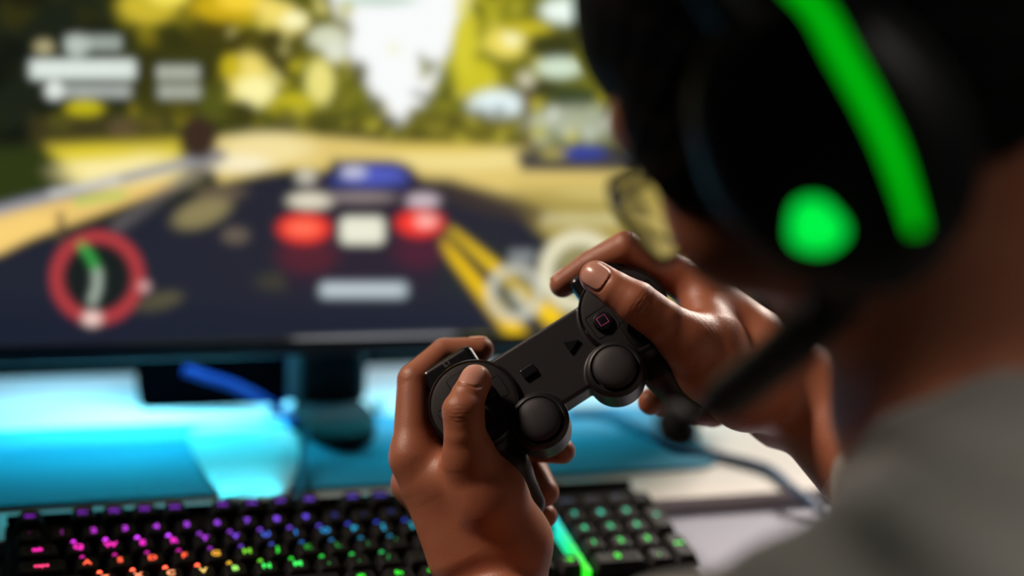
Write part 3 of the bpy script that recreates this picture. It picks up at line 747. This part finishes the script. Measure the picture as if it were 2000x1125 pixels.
# left hand ---------------------------------------------------------------
lt, lip, lmc = P3(929,743,-15), P3(905,803,-26), P3(917,893,-20)
li = [(P3(808,893,5),12.6),(P3(811,744,19),10.4),(P3(868,690,31),8.8),(P3(939,683,31),7.6)]
lm = [(P3(808,944,24),11.6),(P3(893,868,60),9.8),(P3(1000,872,54),8.6),(P3(1098,881,32),7.6)]
lr = [(P3(852,985,42),11.4),(P3(925,935,74),9.6),(P3(1040,912,58),8.8),(P3(1064,962,30),8.3)]
ll = [(P3(895,1030,58),10.8),(P3(955,1010,80),8.8),(P3(1040,990,62),8.0),(P3(1064,1008,38),7.4)]
lth = [(lmc,13.2),(P3(908,848,-25),11.4),(lip,11.6),(P3(914,775,-22),9.5),(lt,8.9)]
lw = P3(962,1170,16)
lmeta = [(li[0][0],12.6,P3(925,1110,14),17),(lm[0][0],11.6,P3(940,1120,26),15),(lr[0][0],11.4,P3(955,1130,38),14),(ll[0][0],10.8,P3(968,1135,46),14),
         (lmc,13.6,P3(956,970,-12),19.5),(P3(956,970,-12),19.5,P3(992,1060,0),23.5),(P3(992,1060,0),23.5,lw+np.array([6,0,0]),25),
         (P3(925,1110,14),17,lw-np.array([8,0,0]),22),(P3(834,800,24),8.5,P3(848,895,14),12),(P3(838,925,4),13,P3(905,935,-8),14),(P3(845,950,6),15,P3(905,1080,4),21),(P3(870,960,2),14,P3(930,1070,0),20),(P3(1000,1080,40),18,lw+np.array([4,0,-12]),22),(P3(905,1010,25),18,P3(940,1090,28),20)]
lnails = [mknail(lt, 8.9, P3(914,775,-22), (-.30,.16,.94), 6.5, 7.6, 2.6, 0.45), mknail(li[3][0],7.3,li[2][0],(-.1,.95,-.2),5,5.5)]
def crease(c, prev, dors, amp, wid, rad): u = nrm(c-prev); d = nrm(np.asarray(dors,float)-u*np.dot(dors,u)); return (c+d*rad*0.4, u, d, amp, wid, rad)
lcr = [crease(lip+np.array([0,2,0]), lmc, (-.25,0,1), .34, 4.2, 11), crease(li[1][0], li[0][0], (-.9,.4,.2), .3, 5, 10), crease(li[2][0], li[1][0], (-.5,.8,.2), .3, 4, 8)]
lelb = np.array([35.,-235.,-560.])
left_hand = Hand([li,lm,lr,ll,lth], lmeta, lnails, lcr)
# right hand --------------------------------------------------------------
rt_, rip, rmc = P3(1164,541,-10), P3(1243,591,-19), P3(1345,667,-10)
ri = [(P3(1374,566,28),13.6),(P3(1224,487,28),10.8),(P3(1158,517,36),9.0),(P3(1099,556,34),7.7)]
rm = [(P3(1410,604,44),12.4),(P3(1385,700,68),10),(P3(1318,760,64),8.8),(P3(1272,785,42),8)]
rr = [(P3(1432,660,60),12),(P3(1402,760,78),9.6),(P3(1345,795,66),8.4),(P3(1296,790,46),7.8)]
rl = [(P3(1450,710,72),11.2),(P3(1432,792,76),9),(P3(1392,808,58),8),(P3(1345,803,44),7.3)]
rth = [(rmc,14.6),(P3(1294,628,-16),12.2),(rip,11.9),(P3(1203,566,-16),9.9),(rt_,9.2)]
rw = P3(1560,762,30)
rmeta = [(ri[0][0],13.4,P3(1500,690,18),20),(rm[0][0],12.4,P3(1505,700,38),18),(rr[0][0],12,P3(1515,725,52),17),(rl[0][0],11.2,P3(1525,750,60),17),
         (rmc,15.0,P3(1392,715,0),20),(P3(1392,715,0),20,P3(1462,755,10),24),(P3(1462,755,10),24,rw,27),(P3(1500,690,18),20,rw,25),
         (P3(1375,600,18),13,P3(1395,655,2),15),(P3(1430,765,56),13,P3(1525,800,40),22),(P3(1525,800,40),20,rw,26)]
rnails = [mknail(rt_, 9.2, P3(1203,566,-16), (-.12,.10,.98), 6.7, 7.8, 2.4, 0.45), mknail(ri[3][0],7.5,ri[2][0],(-.4,.8,-.2),5,5.5), mknail(rl[3][0],7.3,rl[2][0],(0,-.9,-.2),4.6,5)]
rcr = [crease(rip, rmc, (-.05,.1,1), .36, 4.4, 12), crease(ri[1][0], ri[0][0], (-.2,.95,.3), .3, 5, 10), crease(P3(1372,640,2), P3(1300,700,2), (0,.1,1), .14, 5, 14), crease(ri[2][0], ri[1][0], (-.4,.85,.3), .28, 4, 8)]
relb = np.array([322.,-235.,-700.])
right_hand = Hand([ri,rm,rr,rl,rth], rmeta, rnails, rcr)

# head --------------------------------------------------------------------
hf = nrm((-.656,-.4345,-.615)); hu = nrm(np.array([-.55,.83,0])-hf*np.dot((-.55,.83,0),hf)); hl = np.cross(hu, hf)
H0 = np.array([139.0, 87.0, -560.0])
HA = np.stack([hf, hl, hu])                       # rows: forward, left, up
def hd(f, l, u): return H0+f*hf+l*hl+u*hu
neck = np.array([192.,-50.,-598.]); lsh = np.array([172.,-114.,-446.]); rsh = np.array([276.,-40.,-742.])
DOWN = M.T @ np.array([0,0,-1.0]); BACK = M.T @ np.array([0,-1.0,0])
chest = (lsh+rsh)/2+DOWN*115+BACK*70; pelvis = chest+DOWN*350+BACK*40
def headf(p):
    q = (p-H0.astype(np.float32)) @ HA.T.astype(np.float32)
    sy_ = q.copy(); sy_[:,1] = np.abs(q[:,1])
    d = ellip(q, (-8,0,38), (97,76,80))
    d = smin(d, ellip(q, (48,0,-14), (44,58,72)), 22)
    d = smin(d, cone(q, (10,0,-38), (70,0,-66), 46, 19), 16)
    d = smin(d, cone(sy_, (2,58,-30), (56,18,-70), 12, 13), 18)
    d = smin(d, ellip(q, (76,0,30), (14,52,10)), 10)          # brow
    d = np.maximum(d, -(np.sqrt(((sy_-np.array([97,30,16],np.float32))**2).sum(1))-13)) if False else smin(d, d, .1)
    d = smin(d, cone(q, (86,0,18), (100,0,-8), 5, 8), 6)       # nose
    d = smin(d, cone(sy_, (92,0,-10), (92,9,-11), 5, 5), 3)
    d = smin(d, ellip(q, (88,0,-34), (9,21,4.5)), 3); d = smin(d, ellip(q, (86,0,-43), (9,18,5)), 3)   # lips
    d = smin(d, ellip(q, (80,0,-70), (14,16,11)), 8)           # chin
    for_eye = ellip(sy_, (77,30,14), (9,13,9.5)); d = smin(d, for_eye, 3)
    d = smin(d, ellip(sy_, (66,38,-22), (25,27,31)), 14); d = smin(d, ellip(sy_, (64,34,26), (24,25,26)), 12)       # cheeks
    ear = ellip(sy_, (-6,79,2), (16,6,30)); d = smin(d, ear, 3)
    return d
def bodyf(p, hands=True):
    d = headf(p)
    d = smin(d, cone(p, hd(-26,0,-36), neck, 52, 56), 22)
    d = smin(d, cone(p, neck, lsh+DOWN*6, 40, 44), 24); d = smin(d, cone(p, neck, rsh+DOWN*6, 40, 44), 24)
    d = smin(d, cone(p, chest+(lsh-chest)*.45, pelvis+(lsh-rsh)*.12, 88, 96), 40)
    d = smin(d, cone(p, chest+(rsh-chest)*.45, pelvis-(lsh-rsh)*.12, 88, 96), 40)
    e = cone(p, lsh, lelb, 47, 36); e = smin(e, cone(p, lelb, lw+(lelb-lw)*.45, 36, 37), 12)
    e = smin(e, cone(p, lw+(lelb-lw)*.45, lw, 37, 26.5), 12); d = smin(d, e, 14)
    e = cone(p, rsh, relb, 47, 38); e = smin(e, cone(p, relb, rw+(relb-rw)*.5, 38, 37), 12)
    e = smin(e, cone(p, rw+(relb-rw)*.5, rw, 37, 28), 12); d = smin(d, e, 14)
    return d
lax = nrm(lelb-lw); rax = nrm(relb-rw)
def lfine(p):
    e = cone(p, lw+(lelb-lw)*.45, lw, 37, 26.5); d = smin(left_hand(p), e, 10)
    return np.maximum(d, (p-(lw+lax*40).astype(np.float32)) @ lax.astype(np.float32))
def rfine(p):
    e = cone(p, rw+(relb-rw)*.5, rw, 37, 28); d = smin(right_hand(p), e, 10)
    return np.maximum(d, (p-(rw+rax*55).astype(np.float32)) @ rax.astype(np.float32))
def coarse(p):
    d = bodyf(p)
    d = np.maximum(d, -np.maximum((p-(lw+lax*36).astype(np.float32)) @ -lax.astype(np.float32)*-1, -1e3)*0-1e9) if False else d
    # stop the arms where the finely built hands begin
    for w_, ax, off in ((lw,lax,33),(rw,rax,48)):
        a = (p-w_.astype(np.float32)) @ ax.astype(np.float32); near = np.sqrt(((p-w_.astype(np.float32))**2).sum(1))-95
        d = np.maximum(d, -np.maximum(a-off, near))
    return d
FINE = 0.65
parts_v = []; parts_f = []; parts_m = []; off_ = 0
def near_nail(V, nails):
    m_ = np.zeros(len(V), bool)
    for c, u, v, w_, W, Ln, R_ in nails:
        q = V-c; a = q @ u; b_ = q @ v; h = q @ w_
        m_ |= ((np.abs(b_)/W)**3.2+(np.abs(a)/Ln)**3.2 < 1.0)&(np.abs(h) < 3.5)
    return m_
for fn, lo, hi, h, nails in ((lfine,(-95,-215,-905),(62,-12,-745),FINE,lnails),(rfine,(12,-165,-910),(225,62,-745),FINE,rnails)):
    V, Q = surface(fn, lo, hi, h, margin=2.5)
    nm_ = near_nail(V, nails); parts_m.append(nm_[Q].all(1).astype(np.int32))
    parts_v.append(V); parts_f.append(Q+off_); off_ += len(V)
V, Q = surface(coarse, (-60,-700,-960), (520,260,-320), 4.0, margin=14)
parts_m.append(np.zeros(len(Q), np.int32)); parts_v.append(V); parts_f.append(Q+off_)
BV = c2w(np.concatenate(parts_v)); BF = np.concatenate(parts_f)
m_skin = mat('skin', srgb(178,116,85), 0.43, spec=0.45, sss=0.06, bump=('voronoi',1100,0.5,0.0003), vary=(55, srgb(156,90,66)))
m_nail = mat('fingernail', srgb(205,150,132), 0.28, spec=0.5, sss=0.1)
porg = c2w(pelvis)
person = mesh_obj('person', BV, BF, None, smooth=True, origin=porg, mats=[m_skin,m_nail], fmat=np.concatenate(parts_m))
tag(person, 'person in a grey shirt bent over the game controller held in both hands', 'person')

def cloth(name, fn, lo, hi, h, m, par=person):
    V, Q = surface(fn, lo, hi, h, margin=16); return mesh_obj(name, c2w(V)-porg, Q, m, par)
# hair: a cap over the skull with strands
def hairf(p):
    q = (p-H0.astype(np.float32)) @ HA.T.astype(np.float32)
    d = ellip(q, (-10,0,42), (104,83,85)); d = smin(d, ellip(q, (-40,0,0), (64,76,66)), 20)
    d = smin(d, ellip(q, (50,0,64), (31,56,30)), 22)
    sd = q.copy(); sd[:,1] = np.abs(q[:,1]); d = smin(d, ellip(sd, (46,56,14), (31,17,36)), 10)      # temple hair, added to keep the lit cheek dark
    an = np.arctan2(q[:,1], q[:,2]+10)
    d = d+0.6*np.sin(an*46+3*np.sin(q[:,0]*.06))+.5*np.sin(q[:,0]*.3+an*23)
    cut = np.maximum(q[:,0]*0.72+q[:,2]*-0.70-48-30*np.clip((np.abs(q[:,1])-44)/18, 0, 1), -1e3)          # face opening: forward and low, narrowed at the sides to darken the cheek
    low = -q[:,2]-60+0.25*q[:,0]
    return np.maximum(np.maximum(d, cut), low)
m_hair = mat('hair', srgb(12,10,9), 0.75, spec=0.2, bump=('noise',400,0.4,0.001))
cloth('hair', hairf, H0-150, H0+150, 3.0, m_hair)
# shirt
m_shirt = mat('shirt_cloth', srgb(150,146,138), 0.9, sheen=0.2, bump=('noise',1200,0.3,0.0006), vary=(14, srgb(138,134,128)))
lhem = lsh+(lelb-lsh)*.62; rhem = rsh+(relb-rsh)*.62
def shirtf(p):
    d = cone(p, neck*.55+lsh*.45+DOWN*8, lsh, 49, 58); d = smin(d, cone(p, neck*.5+rsh*.5+DOWN*8, rsh, 50, 58), 30)
    d = smin(d, cone(p, chest+(lsh-chest)*.5, pelvis+(lsh-rsh)*.14, 112, 114), 50)
    d = smin(d, cone(p, chest+(rsh-chest)*.5, pelvis-(lsh-rsh)*.14, 112, 114), 50)
    d = smin(d, ellip(p, chest-DOWN*30, (90,70,110)), 40)
    for a, b, ra, rb in ((lsh,lhem+np.array([-12,22,10]),58,66),(rsh,rhem,57,54)):     # sleeves with open ends
        u = nrm(b-a).astype(np.float32); sv = np.maximum(cone(p, a, b, ra, rb), (p-b.astype(np.float32)) @ u-16)
        hol = np.maximum(cone(p, a, b+u*40, ra-15, rb-11), -((p-b.astype(np.float32)) @ u+22)); d = np.maximum(smin(d, sv, 20), -hol) 
    d = d+2.2*np.sin(p[:,0]*.05+p[:,1]*.08)*np.sin(p[:,2]*.06)+1.2*np.sin(p[:,1]*.17+p[:,0]*.09)
    nk = cone(p, hd(-26,0,-36), neck+nrm(neck-hd(-26,0,-36))*12, 60, 58)
    return np.maximum(d, -nk)
cloth('shirt', shirtf, (-80,-760,-960), (560,60,-300), 4.5, m_shirt)
# trousers, shoes (under the desk)
m_tro = mat('trouser_cloth', srgb(34,36,46), 0.9); m_shoe = mat('shoe_leather', srgb(24,22,22), 0.5)
pw = porg
Mi = M.T
def w2c(p): return ((np.asarray(p, float)-CAM) @ M)*1000
legs = []
for s in (-1,1):
    hip = pw+np.array([s*0.09,0.02,-0.02]); knee = np.array([pw[0]+s*0.15,pw[1]+0.40,0.52]); ank = np.array([pw[0]+s*0.15,pw[1]+0.42,0.11])
    legs.append((w2c(hip),w2c(knee),w2c(ank)))
def trof(p):
    d = ellip(p, pelvis+DOWN*20, (135,110,125))
    for a, b, c_ in legs: d = smin(d, smin(cone(p,a,b,88,66), cone(p,b,c_,64,48), 20), 26)
    return d
allp = np.array([q for l in legs for q in l]+[pelvis])
cloth('trousers', trof, allp.min(0)-150, allp.max(0)+150, 8.0, m_tro)
for a, b, c_ in legs:
    aw = c2w(c_); up = DOWN*-1; fw = -BACK
    def shoef(p, c_=c_): return np.maximum(smin(cone(p, c_+DOWN*62, c_+DOWN*70+fw*150, 48, 38), cone(p, c_, c_+DOWN*60, 46, 46), 16), (p-(c_+DOWN*107).astype(np.float32)) @ DOWN.astype(np.float32))
    cloth('shoe', shoef, c_-260, c_+260, 6.0, m_shoe)

# ------------------------------------------------------------------ headset
hso = c2w(hd(0,0,0)); hs = empty('headset', c2w(hd(-8,80,-12)))
tag(hs, 'black headset with green lights worn by the person', 'headset')
horg = np.array(hs.location)
m_hs = mat('headset_plastic', srgb(11,11,12), 0.5); m_pad_ = mat('ear_cushion', srgb(9,9,10), 0.8)
m_green = mat('headset_light', (0.0,0.2,0.02), 0.4, emit=(0.0,0.86,0.06), estr=1.05)
def hpart(name, mb, m, par=hs, **k):
    V = np.array(mb.v); V = c2w(H0+V[:,0:1]*hf+V[:,1:2]*hl+V[:,2:3]*hu)-horg
    o = mesh_obj(name, V, mb.f, m, par, smooth=True); 
    try: o.data.set_sharp_from_angle(angle=math.radians(40))
    except Exception: pass
    return o
def oval(cf, cu, rf, ru, n=56): return [(cf+rf*math.cos(t), cu+ru*math.sin(t)) for t in np.linspace(0,2*math.pi,n,endpoint=False)]
def loft(mb, rings):            # rings of (forward, left, up)
    n = len(rings[0]); V = [v for r in rings for v in r]; Fc = [(r*n+i, r*n+(i+1)%n, (r+1)*n+(i+1)%n, (r+1)*n+i) for r in range(len(rings)-1) for i in range(n)]
    Fc += [tuple(range(n))[::-1], tuple(range((len(rings)-1)*n, len(rings)*n))]; return mb.add(V, Fc)
CF, CU, RF, RU = -12, -14, 44, 54
for s in (1,-1):
    def ringl(f, L): return [(CF+RF*f*math.cos(t), s*L, CU+RU*f*math.sin(t)) for t in np.linspace(0,2*math.pi,64,endpoint=False)]
    cup = hpart('ear_cup', loft(MB(), [ringl(.90,88),ringl(1.0,91),ringl(1.02,98),ringl(.98,104),ringl(.86,109),ringl(.60,112),ringl(.2,113)]), m_hs)
    hpart('ear_cushion', loft(MB(), [ringl(.62,74),ringl(.86,73),ringl(.98,77),ringl(1.0,84),ringl(.92,89)]), m_pad_, cup)
    hpart('band_joint', MB().tube([(CF,s*96,CU+40),(CF,s*101,CU+62),(CF,s*98,CU+86)], [9,8,7], 12), m_hs)
bandp = [( -6, 99*math.cos(t), 62+88*math.sin(t)) for t in np.linspace(-0.05,math.pi+0.05,40)]
mbb = MB(); rings = []
for i, (a, b_, c_) in enumerate(bandp):
    t = -0.05+(math.pi+0.1)*i/39; n0 = np.array([0,math.cos(t),math.sin(t)])
    rings.append([(a+x, b_+n0[1]*y, c_+n0[2]*y) for x, y in ((-17,-4),(17,-4),(19,0),(17,4),(-17,4),(-19,0))])
hpart('headband', loft(mbb, rings), m_hs)
# lights on the outside of the left cup, placed where the photo shows them on the cup's own surface
def on_cup(px, py, L):
    r = np.array([(px-1000)/F, (562.5-py)/F, -1.0]); c0 = hd(0,L,0); t = np.dot(c0, hl)/np.dot(r, hl); q = (r*t-H0) @ HA.T
    return q
g = on_cup(1600, 435, 109)
mb = MB(); 
loft(mb, [[(g[0]+rr_*(1+.06*math.cos(3*t+.6)+.03*math.cos(5*t))*math.cos(t), L, g[2]+rr_*(1+.06*math.cos(3*t+.6)+.03*math.cos(5*t))*math.sin(t)) for t in np.linspace(0,2*math.pi,40,endpoint=False)] for rr_, L in ((9.6,96),(9.6,112),(8.8,114.2),(6,115.2),(1.5,115.6))])
hpart('light_disc', mb, m_green)
hpart('disc_housing', loft(MB(), [[(g[0]+rr_*math.cos(t), L, g[2]+rr_*math.sin(t)) for t in np.linspace(0,2*math.pi,40,endpoint=False)] for rr_, L in ((14,84),(14,106),(12.5,110.5),(9.7,111))]), m_hs)
arc = [on_cup(*q, 113) for q in ((1540,-40),(1598,20),(1645,105),(1695,195),(1738,285),(1770,375),(1792,450))]
arc = catmull(arc, 6)
def strip(mb, pts, wd, L0, L1):
    pts = np.array(pts); T = np.gradient(pts, axis=0); T[:,1] = 0; T /= np.linalg.norm(T,axis=1)[:,None]; Nn = np.stack([-T[:,2],T[:,1]*0,T[:,0]],1)
    rings = []
    for p_, n0, w_ in zip(pts, Nn, wd if not np.isscalar(wd) else [wd]*len(pts)):
        a, b_ = p_+n0*w_/2, p_-n0*w_/2
        rings.append([(a[0],L0,a[2]),(a[0],L1,a[2]),(b_[0],L1,b_[2]),(b_[0],L0,b_[2])])
    return loft(mb, rings)
wds = np.interp(np.linspace(0,1,len(arc)), [0,.3,.7,1], [5.5,6.5,6.0,4])
hpart('light_strip', strip(MB(), arc, wds, 100, 114.5), mat('headset_strip_light', (0.0,0.15,0.01), 0.4, emit=(0.0,0.56,0.004), estr=1.0))
hpart('strip_rail', strip(MB(), arc, wds+9, 88, 112.5), m_hs)
# microphone arm and foam tip
ba = [(g[0],104,g[2]), (g[0]+14,103,g[2]-10)]
def bp(px, py, D): return (mm(px,py,D)-H0) @ HA.T
boom = catmull([np.array([g[0],100,g[2]]), bp(1640,560,508), bp(1580,640,516), bp(1500,712,532), bp(1405,785,552), bp(1345,818,565)], 8)
rad = np.interp(np.linspace(0,1,len(boom)), [0,.25,.78,.86,1], [12,10,8.5,3.6,2.4])
hpart('microphone_arm', MB().tube(boom, rad, 14), m_hs)
ft = [bp(1348,818,565), bp(1330,828,567), bp(1310,838,570), bp(1296,845,573)]
hpart('microphone_foam', MB().tube(catmull(ft,5), [2.4,5,7.4,8.6,9.2,9.5,9.6,9.6,9.5,9.2,8.6,7.8,6.6,5.0,3.2,1.0], 14), m_pad_)

# ------------------------------------------------------------------ glasses
gl = empty('glasses', c2w(hd(98,0,16))); gorg = np.array(gl.location)
tag(gl, 'thin black framed glasses on the face of the person', 'glasses')
m_gf = mat('glasses_frame', srgb(12,12,13), 0.3); m_lens = mat('lens_glass', (1,1,1), 0.0, spec=0.5, trans=1.0)
m_lens.node_tree.nodes['Principled BSDF'].inputs['IOR'].default_value = 1.03
def gpart(name, mb, m, par=gl):
    V = np.array(mb.v); V = c2w(H0+V[:,0:1]*hf+V[:,1:2]*hl+V[:,2:3]*hu)-gorg
    return mesh_obj(name, V, mb.f, m, par, smooth=True)
GF = 98
for s in (1,-1):
    rim = [(GF-0.10*abs(x*0.6)-0.004*x*x, s*(35+x), -1+y) for x, y in rrect(-25,25,-21,19,15,6)]
    gpart('rim', MB().tube(rim, 2.3, 10, True), m_gf)
    lens = [(a-0.6, b_, c_) for a, b_, c_ in rim]; l2 = [(a+0.6, b_, c_) for a, b_, c_ in rim]
    gpart('lens', loft(MB(), [lens, l2]), m_lens)
    gpart('temple', MB().tube(catmull([(GF-5,s*61,8),(70,s*78,11),(10,s*84,12),(-14,s*84,2)],6), 2.2, 8), m_gf)
    gpart('nose_pad', MB().tube([(GF-2,s*10,4),(GF-9,s*8,0)], 1.4, 8), m_gf)
gpart('bridge', MB().tube(catmull([(GF-1,11,10),(GF+1,0,13),(GF-1,-11,10)],5), 1.7, 8), m_gf)
